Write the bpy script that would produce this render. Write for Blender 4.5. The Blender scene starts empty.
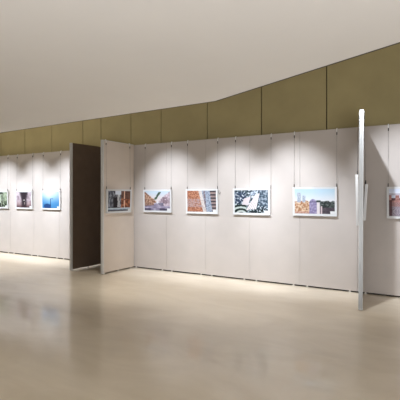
import bpy, bmesh, math, random
from mathutils import Vector, Matrix, noise
random.seed(7)
SC = bpy.context.scene
COL = SC.collection
R = math.radians

# ------------------------------------------------------------------ layout
EYE = 1.55
YAW = R(30.96)
WALL_Y = 6.98          # front face of the display wall
H = 2.65               # height of the display panels
CEIL = 2.85            # suspended ceiling slab

# ------------------------------------------------------------------ helpers
def obj(name, bm, mat, parent=None, smooth=False):
    me = bpy.data.meshes.new(name)
    bmesh.ops.recalc_face_normals(bm, faces=bm.faces[:])
    bm.to_mesh(me); bm.free()
    if smooth:
        for p in me.polygons: p.use_smooth = True
    mats = mat if isinstance(mat, (list, tuple)) else [mat]
    for m in mats: me.materials.append(m)
    o = bpy.data.objects.new(name, me)
    COL.objects.link(o)
    if parent: o.parent = parent
    return o

def inst(name, me, parent):
    o = bpy.data.objects.new(name, me)
    COL.objects.link(o); o.parent = parent
    return o

def tag(o, label=None, cat=None, group=None, kind=None):
    if label: o['label'] = label
    if cat: o['category'] = cat
    if group: o['group'] = group
    if kind: o['kind'] = kind
    return o

def thing(name, label, cat, loc, rotz=0, group=None):
    o = bpy.data.objects.new(name, None)
    o.empty_display_size = .1
    COL.objects.link(o)
    o.location = loc; o.rotation_euler = (0, 0, rotz)
    return tag(o, label, cat, group)

def add_box(bm, x0, x1, y0, y1, z0, z1, bevel=0, mi=0):
    vs = [bm.verts.new((x, y, z)) for x in (x0, x1) for y in (y0, y1) for z in (z0, z1)]
    idx = [(0,1,3,2), (4,6,7,5), (0,4,5,1), (2,3,7,6), (0,2,6,4), (1,5,7,3)]
    fs = [bm.faces.new([vs[i] for i in f]) for f in idx]
    for f in fs: f.material_index = mi
    if bevel:
        es = list({e for f in fs for e in f.edges})
        r = bmesh.ops.bevel(bm, geom=es, offset=bevel, segments=2, profile=.7, affect='EDGES')
        for f in r['faces']: f.material_index = mi
    return fs

def add_tube(bm, pts, r, n=8):
    pts = [Vector(p) for p in pts]
    rings = []
    for i, p in enumerate(pts):
        d = (pts[min(i+1, len(pts)-1)] - pts[max(i-1, 0)]).normalized()
        a = Vector((1, 0, 0)) if abs(d.x) < .9 else Vector((0, 1, 0))
        u = d.cross(a).normalized(); v = d.cross(u)
        rr = r[i] if isinstance(r, (list, tuple)) else r
        rings.append([bm.verts.new(p + rr*(math.cos(2*math.pi*k/n)*u + math.sin(2*math.pi*k/n)*v)) for k in range(n)])
    for a, b in zip(rings, rings[1:]):
        for k in range(n):
            bm.faces.new((a[k], a[(k+1) % n], b[(k+1) % n], b[k]))
    bm.faces.new(rings[0]); bm.faces.new(rings[-1])

def srgb(r, g, b):
    f = lambda c: (c/255/12.92) if c/255 <= .04045 else ((c/255+.055)/1.055)**2.4
    return (f(r), f(g), f(b))

# ------------------------------------------------------------------ materials
def mat(name, col, rough=.6, metal=0, spec=.4, noise_amt=0, nscale=8, bump=0, bscale=120, stretch=None):
    m = bpy.data.materials.new(name); m.use_nodes = True
    nt = m.node_tree; b = nt.nodes['Principled BSDF']
    b.inputs['Base Color'].default_value = (*col, 1)
    b.inputs['Roughness'].default_value = rough
    b.inputs['Metallic'].default_value = metal
    b.inputs['Specular IOR Level'].default_value = spec
    tc = nt.nodes.new('ShaderNodeTexCoord'); mp = nt.nodes.new('ShaderNodeMapping')
    nt.links.new(tc.outputs['Object'], mp.inputs['Vector'])
    if stretch: mp.inputs['Scale'].default_value = stretch
    if noise_amt:
        n = nt.nodes.new('ShaderNodeTexNoise'); n.inputs['Scale'].default_value = nscale
        n.inputs['Detail'].default_value = 5
        nt.links.new(mp.outputs['Vector'], n.inputs['Vector'])
        r = nt.nodes.new('ShaderNodeValToRGB')
        r.color_ramp.elements[0].position = .3; r.color_ramp.elements[1].position = .7
        r.color_ramp.elements[0].color = (*[c*(1-noise_amt) for c in col], 1)
        r.color_ramp.elements[1].color = (*[min(1, c*(1+noise_amt)) for c in col], 1)
        nt.links.new(n.outputs['Fac'], r.inputs['Fac'])
        nt.links.new(r.outputs['Color'], b.inputs['Base Color'])
    if bump:
        n2 = nt.nodes.new('ShaderNodeTexNoise'); n2.inputs['Scale'].default_value = bscale
        n2.inputs['Detail'].default_value = 3
        nt.links.new(mp.outputs['Vector'], n2.inputs['Vector'])
        bp = nt.nodes.new('ShaderNodeBump'); bp.inputs['Strength'].default_value = bump
        bp.inputs['Distance'].default_value = .01
        nt.links.new(n2.outputs['Fac'], bp.inputs['Height'])
        nt.links.new(bp.outputs['Normal'], b.inputs['Normal'])
    return m

M = {}
M['panel']   = mat('panel_fabric', (.475, .428, .39), .85, spec=.15, noise_amt=.03, nscale=3, bump=.08, bscale=260)
M['panel_d'] = mat('partition_fabric', (.61, .53, .455), .85, spec=.15, noise_amt=.03, nscale=3, bump=.08, bscale=260)
M['dark']    = mat('dark_partition_fabric', (.125, .088, .062), .9, spec=.1, noise_amt=.08, nscale=4, bump=.08, bscale=260)
M['olive']   = mat('olive_fabric', (.33, .275, .14), .9, spec=.1, noise_amt=.07, nscale=2.2, bump=.1, bscale=200)
M['gap']     = mat('dark_recess', (.02, .018, .015), .9, spec=.05)
M['ceil']    = mat('ceiling_plaster', (.84, .825, .80), .9, spec=.1, noise_amt=.01, nscale=1.5)
M['edge_strip']    = mat('ceiling_edge_strip', (.07, .06, .045), .7)
M['alu']     = mat('edge_aluminium', (.31, .31, .30), .4, metal=.4, spec=.5)
M['alu_p']   = mat('pale_edge_aluminium', (.58, .57, .55), .45, metal=.2)
M['steel']   = mat('wire_steel', (.16, .15, .14), .45, metal=.6)
M['clip']    = mat('dark_clip', (.05, .045, .04), .5, metal=.3)
M['hook']    = mat('white_hook', (.8, .8, .78), .4)
M['frame']   = mat('white_frame', (.62, .62, .615), .45, spec=.4)
M['mat']     = mat('white_mat_board', (.60, .60, .595), .8, spec=.1)
M['card']    = mat('white_card', (.63, .63, .625), .8, spec=.1)
M['foot']    = mat('pale_foot', (.75, .72, .66), .5)

# polished floor
def floor_mat():
    m = bpy.data.materials.new('polished_beige_concrete'); m.use_nodes = True
    nt = m.node_tree; L = nt.links; b = nt.nodes['Principled BSDF']
    tc = nt.nodes.new('ShaderNodeTexCoord')
    mp = nt.nodes.new('ShaderNodeMapping'); mp.inputs['Scale'].default_value = (.55, 1.3, 1); mp.inputs['Rotation'].default_value = (0, 0, R(25))
    L.new(tc.outputs['Object'], mp.inputs['Vector'])
    n = nt.nodes.new('ShaderNodeTexNoise'); n.inputs['Scale'].default_value = 1.6; n.inputs['Detail'].default_value = 7
    n.inputs['Roughness'].default_value = .58; n.inputs['Distortion'].default_value = .8
    L.new(mp.outputs['Vector'], n.inputs['Vector'])
    r = nt.nodes.new('ShaderNodeValToRGB')
    r.color_ramp.elements[0].position = .3; r.color_ramp.elements[1].position = .72
    r.color_ramp.elements[0].color = (.60, .51, .385, 1)
    r.color_ramp.elements[1].color = (.73, .64, .505, 1)
    L.new(n.outputs['Fac'], r.inputs['Fac']); L.new(r.outputs['Color'], b.inputs['Base Color'])
    n2 = nt.nodes.new('ShaderNodeTexNoise'); n2.inputs['Scale'].default_value = 5; n2.inputs['Detail'].default_value = 4
    L.new(mp.outputs['Vector'], n2.inputs['Vector'])
    mr = nt.nodes.new('ShaderNodeMapRange')
    mr.inputs['From Min'].default_value = .3; mr.inputs['From Max'].default_value = .7
    mr.inputs['To Min'].default_value = .31; mr.inputs['To Max'].default_value = .42
    L.new(n2.outputs['Fac'], mr.inputs['Value']); L.new(mr.outputs['Result'], b.inputs['Roughness'])
    b.inputs['Specular IOR Level'].default_value = .6
    b.inputs['Coat Weight'].default_value = .5; b.inputs['Coat Roughness'].default_value = .06
    bp = nt.nodes.new('ShaderNodeBump'); bp.inputs['Strength'].default_value = .03; bp.inputs['Distance'].default_value = .02
    n3 = nt.nodes.new('ShaderNodeTexNoise'); n3.inputs['Scale'].default_value = 3.0; n3.inputs['Detail'].default_value = 3
    L.new(mp.outputs['Vector'], n3.inputs['Vector'])
    L.new(n3.outputs['Fac'], bp.inputs['Height']); L.new(bp.outputs['Normal'], b.inputs['Normal'])
    return m
M['floor'] = floor_mat()

def print_mat():
    m = bpy.data.materials.new('photographic_print'); m.use_nodes = True
    nt = m.node_tree; b = nt.nodes['Principled BSDF']
    a = nt.nodes.new('ShaderNodeVertexColor'); a.layer_name = 'Col'
    nt.links.new(a.outputs['Color'], b.inputs['Base Color'])
    b.inputs['Roughness'].default_value = .6; b.inputs['Specular IOR Level'].default_value = .15
    return m
M['print'] = print_mat()

# ------------------------------------------------------------------ the setting
XL, XR, YB = -13.2, 3.2, -4.5
bm = bmesh.new(); add_box(bm, XL-.3, XR+.3, YB, 7.25, -.12, 0)
tag(obj('floor', bm, M['floor']), kind='structure')

# suspended ceiling slab: edge parallel to the wall, then angled towards the viewer
EDGE = [(XL-.3, 5.37), (-7.9, 5.19), (-2.745, 4.975), (-.355, 3.873), (XR, 2.234)]
def slab(z0, z1, inset=0):
    bm = bmesh.new()
    pts = [(x, y-inset) for x, y in EDGE] + [(XR, YB), (XL-.3, YB)]
    lo = [bm.verts.new((x, y, z0)) for x, y in pts]; hi = [bm.verts.new((x, y, z1)) for x, y in pts]
    bm.faces.new(lo); bm.faces.new(hi)
    for i in range(len(pts)):
        j = (i+1) % len(pts); bm.faces.new((lo[i], lo[j], hi[j], hi[i]))
    return bm
tag(obj('ceiling', slab(CEIL, CEIL+.14), M['ceil']), kind='structure')
bm = bmesh.new()
for (x0, y0), (x1, y1) in zip(EDGE, EDGE[1:]):
    d = Vector((x1-x0, y1-y0, 0)).normalized(); n = Vector((-d.y, d.x, 0))
    q = [Vector((x0, y0, 0)), Vector((x1, y1, 0)), Vector((x1, y1, 0))+n*.022, Vector((x0, y0, 0))+n*.022]
    lo = [bm.verts.new((p.x, p.y, CEIL-.001)) for p in q]; hi = [bm.verts.new((p.x, p.y, CEIL+.14)) for p in q]
    bm.faces.new(lo); bm.faces.new(hi)
    for i in range(4): bm.faces.new((lo[i], lo[(i+1) % 4], hi[(i+1) % 4], hi[i]))
tag(obj('edge_strip_1', bm, M['edge_strip']), kind='structure')  # thin dark strip along the open edge of the slab
bm = bmesh.new(); add_box(bm, XL-.3, XR, 3.2, 7.25, 4.4, 4.5)
tag(obj('ceiling_upper', bm, M['ceil']), kind='structure')

# olive fabric wall above and behind the display panels, with open joints
bm = bmesh.new()
add_box(bm, XL, XR, 7.09, 7.2, 0, 4.4, mi=1)
js = [XL, -11.75, -10.70, -9.66, -8.60, -7.50, -6.91, -6.01, -5.19, -4.07, -2.93, -1.76, -.60, .55, 1.7, XR]
for a, b in zip(js, js[1:]):
    add_box(bm, a+.009, b-.009, 7.06, 7.092, 2.2, 4.395, bevel=.003)
tag(obj('wall_back', bm, [M['olive'], M['gap']]), kind='structure')

def display_wall(name, joints, off=0):
    bm = bmesh.new(); add_box(bm, joints[0], joints[-1], WALL_Y+.052, 7.058, 0, H-.01)
    root = tag(obj(name, bm, M['gap']), kind='structure')
    for a, b in zip(joints, joints[1:]):
        bm = bmesh.new(); add_box(bm, a+.0012, b-.0012, WALL_Y, WALL_Y+.05, .026, H, bevel=.003)
        p = obj('wall_panel', bm, M['panel'], root)
        for x in (a+.12, b-.12):
            bm = bmesh.new(); add_tube(bm, [(x, WALL_Y+.022, 0), (x, WALL_Y+.022, .006), (x, WALL_Y+.022, .008), (x, WALL_Y+.022, .028)], [.022, .022, .014, .014], 12)
            obj('levelling_foot', bm, M['foot'], p)
    return root
display_wall('wall_left', [-13.06, -12.1, -11.13, -10.158, -9.184, -8.22, -7.26, -6.87])
display_wall('wall_right', [-6.868, -5.93, -4.993, -4.055, -3.125, -2.19, -1.255, -.32, .615, 1.55, 2.5])

# ------------------------------------------------------------------ free-standing partitions
def partition(label, loc, rz, length, height, board, lean=0, alu='alu_p'):
    t = thing('display_panel', label, 'display panel', loc, rz)
    w = .024
    bm = bmesh.new(); add_box(bm, -w, w, .03, length, .03, height-.006, bevel=.003)
    objs = [obj('board', bm, board, t)]
    # aluminium profile on the near edge, with a shallow groove down its face
    bm = bmesh.new()
    prof = [(-w-.003, .034), (-w-.003, 0), (-.006, 0), (-.006, .008), (.006, .008), (.006, 0), (w+.003, 0), (w+.003, .034)]
    z0, z1 = .012, height
    lo = [bm.verts.new((x, y, z0)) for x, y in prof]; hi = [bm.verts.new((x, y, z1)) for x, y in prof]
    for i in range(len(prof)):
        j = (i+1) % len(prof); bm.faces.new((lo[i], lo[j], hi[j], hi[i]))
    bm.faces.new(lo); bm.faces.new(hi)
    e = obj('edge_profile', bm, M[alu], t); e['label'] = 'pale aluminium profile down the near edge'
    bm = bmesh.new(); add_box(bm, -w-.002, w+.002, .034, length, height-.012, height, bevel=.002)
    obj('top_cap', bm, M[alu] if board is not M['dark'] else M['dark'], t)
    for y in (.06, length*.5, length-.08):
        bm = bmesh.new()
        add_tube(bm, [(0, y, 0), (0, y, .008), (0, y, .01), (0, y, .034)], [.022, .022, .012, .012], 12)
        obj('levelling_foot', bm, M['foot'], t)
    t.rotation_euler = (0, lean, rz)
    return t
partition('dark brown partition panel standing edge-on left of the gap, no picture', (-6.71, 5.98, 0), 0, .985, H, M['dark'])
D_X, D_Y = -5.87, 6.02
partition('pinkish-grey partition panel right of the dark one, carrying a single street photograph', (D_X, D_Y, 0), 0, .945, H+.01, M['panel_d'])
E_RZ = math.atan2(.171, .985)
E_P = Vector((-1.023, 5.909, 0))
partition('slim partition seen edge-on like a bright silver post, at the right', tuple(E_P), E_RZ, 1.05, 2.715, M['panel'], lean=R(.35), alu='alu')

# ------------------------------------------------------------------ photographs
NW, NH = 84, 58
def fbm(x, y, s=0, o=4):
    return noise.fractal(Vector((x*1.5, y*1.5, s*7.31)), 1, 2, o)*.62
def mix(a, b, t):
    t = max(0, min(1, t)); return tuple(p*(1-t)+q*t for p, q in zip(a, b))
def st(e0, e1, x):
    t = max(0, min(1, (x-e0)/(e1-e0))); return t*t*(3-2*t)

def p_interior(u, v):
    c = mix((176, 190, 160), (226, 236, 214), st(-.3, .4, fbm(u*4, v*3, 1)))
    if v > .86: c = mix(c, (40, 50, 38), .8)
    if u > .55 and v < .8 and abs(u-.66) < .035: c = (38, 46, 36)
    if u > .72: c = mix((120, 140, 105), (190, 205, 170), st(.0, .5, fbm(u*9, v*5, 2)+.2))
    if u < .58 and v < .3+.05*fbm(u*9, 0, 3): c = mix((15, 20, 15), (70, 80, 62), st(.0, .7, fbm(u*12, v*12, 4)))
    if .6 < u < .98 and v < .4 and fbm(u*14, v*9, 5) > .05: c = (34, 40, 32)
    return c
def p_fog(u, v):
    c = mix((222, 205, 210), (150, 128, 138), st(-.5, .6, fbm(u*3, v*3, 6)))
    c = mix(c, (176, 140, 138), st(.6, .1, v)*.8)
    d = abs(u-.52)-.11-.2*max(0, v-.55)-.06*fbm(u*5, v*6, 7)
    c = mix((50, 38, 46), c, st(-.05, .16, d))
    if v < .28: c = mix(c, (70, 40, 44), .7*st(.28, .0, v))
    if (u-.53)**2+((v-.48)*.7)**2 < .0006: c = (255, 240, 230)
    if abs(u-.56) < .025 and .2 < v < .36: c = (150, 135, 130)
    return c
def p_blue(u, v):
    c = mix((60, 150, 222), (214, 238, 252), st(.1, 1.0, v+.35*(.5-abs(u-.42))-.1))
    c = mix(c, (235, 245, 252), .5*st(.35, 0, math.hypot(u-.4, v-.85)))
    if u > .72: c = mix(c, (170, 196, 226), .5*st(.72, 1, u)*st(.2, .8, v))
    if v < .12+.1*math.sin(max(0, min(1, (u-.08)/.45))*math.pi)+.03*fbm(u*14, 0, 8)+(.06 if .1 < u < .52 else -.12): c = (28, 78, 150)
    if abs(u-.5) < .012 and .1 < v < .6: c = (30, 70, 130)
    if .5 < u < .66 and abs(v-.58+.1*abs(u-.58)) < .022: c = (60, 105, 160)
    return c
def p_lane(u, v):
    c = mix((70, 74, 84), (168, 174, 186), st(-.3, .5, fbm(u*10, v*4, 9)))
    if .2 < u < .52: c = mix(c, (38, 32, 36), st(.15, .28, u)*st(.9, .6, v+.2*fbm(u*8, v*8, 10)))
    if abs(u-.46-.05*fbm(v*6, u, 11)) < .05 and v > .2: c = mix(c, (216, 220, 222), .75)
    if v > .82 and .3 < u < .62: c = (206, 214, 226)
    if u > .56:
        c = mix((96, 48, 30), (196, 112, 70), st(-.4, .5, fbm(u*6, v*12, 12)))
        if v > .62: c = mix(c, (88, 62, 56), .7)
        if abs(u-.72) < .02: c = (222, 178, 150)
        if fbm(u*8, v*5, 13) > .35: c = (60, 30, 26)
    if v < .16: c = mix((60, 76, 92), (186, 200, 210), st(.0, .16, v+.05*fbm(u*6, v*20, 14)))
    if v < .05: c = (70, 60, 62)
    return c
def p_street(u, v):
    c = mix((236, 226, 226), (202, 226, 244), st(.6, 1, v))
    lh = .95-1.15*max(0, u-.05); rh = .95-1.1*max(0, .97-u)
    if v < lh+.05*fbm(u*12, v*12, 15):
        c = mix((140, 90, 66), (240, 190, 156), st(-.4, .5, fbm(u*11, v*8, 16)))
        c = mix(c, (120, 90, 92), st(.45, .2, v)*.6)
    if v < rh+.05*fbm(u*12, v*12, 17) and u > .5:
        c = mix((146, 118, 130), (236, 212, 222), st(-.4, .5, fbm(u*11, v*8, 18)))
        if v > .35 and fbm(u*15, v*6, 19) > .4: c = (84, 66, 76)
    if abs(v-.28-(u-.5)*.0) < .13 and abs(u-.6) < .16: c = mix(c, (96, 102, 132), .6)
    g = math.hypot(u-.53-(v-.75)*.4, (v-.78)*.6)
    if .56 < v < .96 and abs(u-.5-(v-.72)*.5) < .05+.04*fbm(u*20, v*20, 20): c = mix((52, 74, 56), (110, 134, 104), st(-.3, .4, fbm(u*20, v*20, 21)))
    road = .28-.1*abs(u-.5)+(.12 if abs(u-.48) < .1 else 0)
    if v < road: c = mix((124, 112, 146), (212, 202, 220), st(-.5, .6, fbm(u*4, v*14, 22)))
    if abs(u-.52)+abs(v-.42)*.8 < .06: c = (235, 235, 245)
    if v < .12 and (u < .25 or .6 < u < .9): c = mix(c, (56, 48, 74), .7)
    return c
def p_brick(u, v):
    b = .40+.16*(1-v)
    n = fbm(u*22, v*16, 23, 2)
    if u < b:
        c = mix((140, 66, 42), (232, 158, 116), st(-.4, .4, n))
        if abs(v-.42) < .2: c = mix(c, (178, 164, 172), .8*st(-.25, .2, fbm(u*16, v*24, 24)))
    elif u < b+.11:
        c = mix((222, 210, 202), (180, 164, 158), st(-.2, .5, fbm(u*8, v*8, 25)))
    elif u < .84+.08*(1-v)-.05:
        c = mix((110, 128, 154), (192, 200, 214), st(-.5, .5, fbm(u*14, v*12, 26)))
        if abs(u-.6-.05*(1-v)) < .03 and n > -.1: c = mix(c, (120, 76, 72), .7)
    else:
        k = (v*6.5) % 1
        c = (66, 58, 64) if k < .45 else (178, 148, 140)
        c = mix(c, (96, 86, 92), .3*st(-.2, .4, n))
    return c
def p_roof(u, v):
    n = fbm(u*13, v*11, 27)
    c = mix((34, 52, 64), (184, 200, 208), st(-.25, .3, n))
    if u < .34 and .42 < v < .9: c = mix(c, (38, 58, 92), .7)
    if n > .24: c = (232, 238, 242)
    if u > .72 and v > .3: c = mix(c, (86, 106, 128), .45)
    # small pale gable
    if .22+.25*(v-.35) < u < .42+.2*(v-.35) and .34 < v < .66+.5*(u-.35): c = (222, 206, 206)
    # large ribbed roof
    l = .34+.32*(v-.12)/.75; r_ = .64+.12*(v-.12)/.75
    if l < u < r_ and .12+.06*(u-.4) < v < .86:
        k = ((u-l)/(r_-l)*5.0) % 1
        c = (240, 228, 224) if k > .22 else (140, 122, 124)
    if .5 < u < .7 and .8 < v < .92 and n > -.1: c = (196, 214, 236)
    if u < .36 and v < .36:
        a = math.sin(math.hypot(u-.2, v+.05)*38)
        c = (24, 44, 38) if a > -.1 else (196, 208, 200)
    if v < .16 and u > .45: c = (28, 44, 48) if fbm(u*16, v*9, 28) > -.15 else (198, 212, 216)
    return c
def p_city(u, v):
    c = mix((246, 244, 246), (190, 224, 244), st(.4, 1, v))
    t = .52+.1*fbm(u*8, 0, 29)
    if u < .42 and v < t:
        c = mix((190, 122, 76), (250, 214, 176), st(-.3, .3, fbm(u*14, v*12, 30)))
        if fbm(u*18, v*14, 31) > .38: c = (108, 84, 62)
        if v < .1: c = mix(c, (210, 150, 140), .5)
    if abs(u-.11) < .045 and .45 < v < .86 or abs(u-.24) < .045 and .45 < v < .74:
        c = mix((150, 166, 188), (214, 222, 232), st(-.3, .3, fbm(u*30, v*30, 32)))
    if u > .58 and v < .52+.06*fbm(u*10, 0, 33):
        c = mix((44, 54, 52), (134, 142, 138), st(-.3, .6, fbm(u*14, v*14, 34)))
        if v < .25: c = mix(c, (96, 76, 90), .7)
    if abs(u-.47) < .09 and v < .46+.13*math.sqrt(max(0, 1-((u-.47)/.09)**2)):
        c = mix((142, 128, 176), (188, 176, 214), st(-.3, .4, fbm(u*14, v*8, 35)))
        if .46 < v < .5: c = (110, 100, 140)
    if abs(u-.605) < .035 and v < .46: c = (244, 232, 232)
    if .55 < u < .66 and abs(v-.5) < .035: c = (70, 84, 84)
    if abs(u-.68) < .02 and v < .3: c = (226, 200, 204)
    return c
def p_rail(u, v):
    c = mix((236, 236, 246), (206, 216, 238), st(.7, 1, v))
    if .5 < v < .82:
        c = mix((150, 92, 84), (206, 150, 140), st(-.4, .4, fbm(u*9, v*9, 36)))
        k = (u*6) % 1
        if v > .58 and .3 < k < .8: c = (204, 212, 232) if (v > .66) else (110, 70, 76)
    if v > .76 and v < .84: c = (186, 178, 190)
    if v <= .5:
        k = (math.atan2(v-.75, u+.35)*34) % 1
        c = mix((96, 84, 98), (190, 176, 186), st(.2, .8, k))
        if v > .36: c = mix(c, (172, 110, 100), .6)
    if u < .07 and v < .6: c = mix(c, (84, 48, 48), .7)
    return c
def p_plain_a(u, v):
    return mix((80, 90, 110), (206, 214, 222), st(-.4, .5, fbm(u*5, v*5, 40)))
def p_plain_b(u, v):
    return mix((100, 80, 66), (216, 200, 180), st(-.4, .5, fbm(u*5, v*5, 41)))

def print_mesh(w, h, fn, gain):
    me = bpy.data.meshes.new('print')
    vs = [((i/NW-.5)*w, 0, j/NH*h) for j in range(NH+1) for i in range(NW+1)]
    fs = [(j*(NW+1)+i, j*(NW+1)+i+1, (j+1)*(NW+1)+i+1, (j+1)*(NW+1)+i) for j in range(NH) for i in range(NW)]
    me.from_pydata(vs, [], fs)
    at = me.color_attributes.new('Col', 'FLOAT_COLOR', 'POINT')
    for k, (x, y, z) in enumerate(vs):
        c = fn(x/w+.5, z/h)
        g = .3*c[0]+.59*c[1]+.11*c[2]
        c = mix(c, (g, g, g), .22)
        at.data[k].color = (*[gain*q for q in srgb(*[max(0, min(255, q)) for q in c])], 1)
    me.materials.append(M['print'])
    return me

TH = .036
MESH = {}
def frame_meshes(w, h):
    key = (w, h)
    if key in MESH: return MESH[key]
    bm = bmesh.new(); t = .014
    # frame ring (local -y is towards the viewer)
    add_box(bm, -w/2, -w/2+t, -TH, 0, 0, h, bevel=.002); add_box(bm, w/2-t, w/2, -TH, 0, 0, h, bevel=.002)
    add_box(bm, -w/2+t, w/2-t, -TH, 0, 0, t, bevel=.002); add_box(bm, -w/2+t, w/2-t, -TH, 0, h-t, h, bevel=.002)
    fr = bpy.data.meshes.new('frame'); bmesh.ops.recalc_face_normals(bm, faces=bm.faces[:]); bm.to_mesh(fr); bm.free(); fr.materials.append(M['frame'])
    bm = bmesh.new(); add_box(bm, -w/2+t*.8, w/2-t*.8, -TH+.004, -.004, t*.8, h-t*.8)
    mt = bpy.data.meshes.new('mat_board'); bmesh.ops.recalc_face_normals(bm, faces=bm.faces[:]); bm.to_mesh(mt); bm.free(); mt.materials.append(M['mat'])
    bm = bmesh.new(); add_box(bm, -.036, .036, -.0012, 0, 0, .045)
    cd = bpy.data.meshes.new('caption_card'); bmesh.ops.recalc_face_normals(bm, faces=bm.faces[:]); bm.to_mesh(cd); bm.free(); cd.materials.append(M['card'])
    MESH[key] = (fr, mt, cd)
    return MESH[key]

def framed(label, loc, rz, w, h, fn, wires, top, base, LEAN=R(1.8), off=.012, hr=.006, gain=.68):
    """loc: bottom centre of the picture's back; wires: local x of each wire; top: panel height; base: z of loc"""
    t = thing('framed_photograph', label, 'photograph', loc, rz, 'framed photographs along the display walls')
    fr, mt, cd = frame_meshes(w, h)
    for nm, me in (('frame', fr), ('mat_board', mt)):
        o = inst(nm, me, t); o.rotation_euler.x = LEAN
    bx, bt, bb = .034, .032, .037
    def place(o, x, y, z):
        v = Matrix.Rotation(LEAN, 3, 'X') @ Vector((x, y, z)); o.location = v; o.rotation_euler.x = LEAN
    pr = inst('print', print_mesh(w-2*bx, h-bt-bb, fn, gain), t); place(pr, 0, -TH+.0025, bb)
    c = inst('caption_card', cd, t); place(c, w/2-bx-.036, -TH+.0018, bb)
    ytop = -math.sin(LEAN)*h-.008
    hz = top-base
    for x in wires:
        bm = bmesh.new(); add_tube(bm, [(x, ytop, h-.002), (x, -off, hz-.03)], .0015, 6)
        wi = obj('hanging_wire', bm, M['steel'], t)
        bm = bmesh.new(); add_tube(bm, [(x, ytop, h-.004), (x, ytop, h+.002), (x, ytop, h+.045), (x, ytop, h+.055)], [.004, .007, .007, .003], 8)
        obj('clip', bm, M['clip'], wi)
        bm = bmesh.new()
        add_tube(bm, [(x, -off, hz-.10), (x, -off, hz-.095), (x, -off, hz-.06), (x, -off, hz-.05)], [.003, .0075, .0075, .004], 8)
        obj('crimp', bm, M['clip'], wi)
        # white hook bent over the panel's top edge
        bm = bmesh.new()
        add_tube(bm, [(x, -off, hz-.055), (x, -off*.85, hz-.02), (x, -off*.7, hz+.004), (x, 0, hz+.008), (x, .016, hz+.008)], hr, 8)
        obj('hook', bm, M['hook'], wi)
    return t

B0 = 1.212; FH = .473
def wallpic(x0, x1, label, fn, wx, z=B0, h=FH, gain=.68):
    cx = (x0+x1)/2
    return framed(label, (cx, WALL_Y-.001, z), 0, round(x1-x0, 3), h, fn, [q-cx for q in wx], H, z, gain=gain)

wallpic(-10.925, -10.215, 'pale greenish black-and-white interior photograph, cut by the left photo edge', p_interior, (-10.89, -10.25))
wallpic(-9.885, -9.205, 'misty pinkish photograph with a dark tree shape and small light', p_fog, (-9.855, -9.215))
wallpic(-8.845, -8.155, 'blue sky photograph with a lamp post and dark blue bush', p_blue, (-8.81, -8.165), gain=.56)
wallpic(-5.565, -4.845, 'street photograph with pale sky between orange and pink house fronts', p_street, (-5.54, -4.862))
t_brick = wallpic(-4.49, -3.772, 'photograph half orange brick, half blue-grey stone, split by pale diagonal', p_brick, (-4.47, -3.785), z=1.207, h=.48)
wallpic(-3.447, -2.72, 'photograph of a big pale ribbed roof among dark blue-green trees', p_roof, (-3.41, -2.72+.012), z=1.207, h=.482)
wallpic(-2.303, -1.565, 'bright city photograph with lilac domed building and orange blocks under pale-blue sky', p_city, (-2.285, -1.572), z=1.217, h=.484)
wallpic(-.821, -.10, 'photograph of red-brown brick building above railway tracks, cut by right photo edge', p_rail, (-.80, -.12), gain=.85, z=1.207, h=.485)
bm = bmesh.new()
add_tube(bm, [(.357+.03+.018*math.cos(a), -.012, .415+.03*math.sin(a)) for a in [R(100+d) for d in range(0, 271, 30)]], .0035, 6)
o = obj('wire_tail', bm, M['clip'], t_brick); o['label'] = 'curled end of spare wire beside the frame'
# on the partition right of the gap (its face looks towards +x)
framed('photograph of dark lane beside orange-brown brick, alone on the short partition', (D_X+.0245, 6.463, 1.205), R(90), .735, .482, p_lane, (-.36, .355), H+.01, 1.205, gain=1.0)
# on both faces of the edge-on partition at the right
dirE = Vector((-.171, .985, 0)); nE = Vector((.985, .171, 0))
ln = lambda z: nE*math.tan(R(.35))*z
p = E_P + dirE*.47 + nE*.025 + ln(1.2)
t = framed('photograph seen edge-on, hung on the right face of the silver-edged partition', (p.x, p.y, 1.215), E_RZ+R(90), .70, .50, p_plain_a, (-.32, .32), 2.712, 1.215, R(2.8), .006, .003)
t.rotation_euler = (Matrix.Rotation(E_RZ, 3, 'Z') @ Matrix.Rotation(R(.35), 3, 'Y') @ Matrix.Rotation(R(90), 3, 'Z')).to_euler()
p = E_P + dirE*.34 - nE*.025 + ln(1.2)
t = framed('tall photograph seen edge-on, hung on the left face of the silver-edged partition', (p.x, p.y, 1.145), E_RZ-R(90), .50, .70, p_plain_b, (-.22, .22), 2.712, 1.145, R(1.4), .006, .003)
t.rotation_euler = (Matrix.Rotation(E_RZ, 3, 'Z') @ Matrix.Rotation(R(.35), 3, 'Y') @ Matrix.Rotation(R(-90), 3, 'Z')).to_euler()

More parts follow.
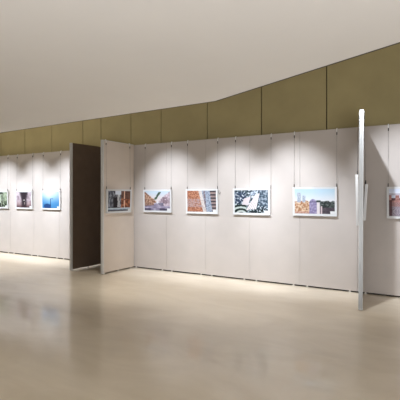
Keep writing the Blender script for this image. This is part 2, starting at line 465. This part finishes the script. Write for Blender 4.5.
# ------------------------------------------------------------------ light
def spot(x, y, z, tx, ty, tz, power, size=54, blend=.65, col=(1, .965, .92), r=.014):
    l = bpy.data.lights.new('spot_or_fill', 'SPOT'); l.energy = power; l.spot_size = R(size); l.spot_blend = blend
    l.color = col; l.shadow_soft_size = r
    o = bpy.data.objects.new('spot_or_fill', l); COL.objects.link(o); o.location = (x, y, z)
    o.rotation_euler = (Vector((tx, ty, tz))-Vector((x, y, z))).to_track_quat('-Z', 'Y').to_euler()
COOL = (.905, .985, 1.11)
for x, pw in ((-11.6, 480), (-10.3, 510), (-9.05, 510), (-7.9, 490), (-4.85, 410), (-3.45, 385), (-2.33, 425)):
    spot(x, 5.35, 3.4, x, WALL_Y, 1.05, pw*1.15, size=57, blend=1, col=COOL)
    spot(x, 5.30, 3.4, x, 5.75, 0, pw*(.5 if x == -4.85 else .24 if x == -2.33 else .3), size=64, blend=1, col=(1, .975, .93))  # added fill spots, no fixtures of their own, brightening the floor near the wall
spot(-1.15, 5.31, 3.3, -.2, WALL_Y, 1.15, 310, size=68, blend=1, col=COOL, r=.02)
spot(-1.12, 5.31, 3.3, -.6, 6.6, 0, 90, size=50, blend=1, col=(1, .975, .93), r=.02)  # added spot aimed at the floor to strengthen the slim partition's shadow
spot(.6, 5.31, 3.4, .3, WALL_Y, 1.1, 170, size=50, blend=1, col=COOL)

def area(loc, rot, sx, sy, power, col=(1, .97, .93)):
    l = bpy.data.lights.new('fill_light', 'AREA'); l.shape = 'RECTANGLE'; l.size = sx; l.size_y = sy; l.energy = power; l.color = col
    o = bpy.data.objects.new('fill_light', l); COL.objects.link(o); o.location = loc; o.rotation_euler = rot
area((1.6, -2.4, .5), (R(152), 0, R(4)), 4, 2, 370, col=(.97, 1, 1.07))  # added unseen uplight behind the camera, brightens the ceiling slab

area((-9.6, 4.7, 3.15), (R(110), 0, 0), 6, .3, 32, col=(1, .93, .8))  # added fill hidden above the slab, lifts the olive wall at left

w = bpy.data.worlds.new('World'); SC.world = w; w.use_nodes = True
bg = w.node_tree.nodes['Background']; bg.inputs['Color'].default_value = (1, .92, .80, 1); bg.inputs['Strength'].default_value = .31

# ------------------------------------------------------------------ camera
cam = bpy.data.cameras.new('Camera'); co = bpy.data.objects.new('Camera', cam); COL.objects.link(co)
co.location = (0, 0, EYE); co.rotation_euler = (R(90), 0, YAW)
cam.sensor_width = 36; cam.lens = 36*415/400; cam.shift_y = -.01
SC.camera = co
SC.view_settings.view_transform = 'Standard'
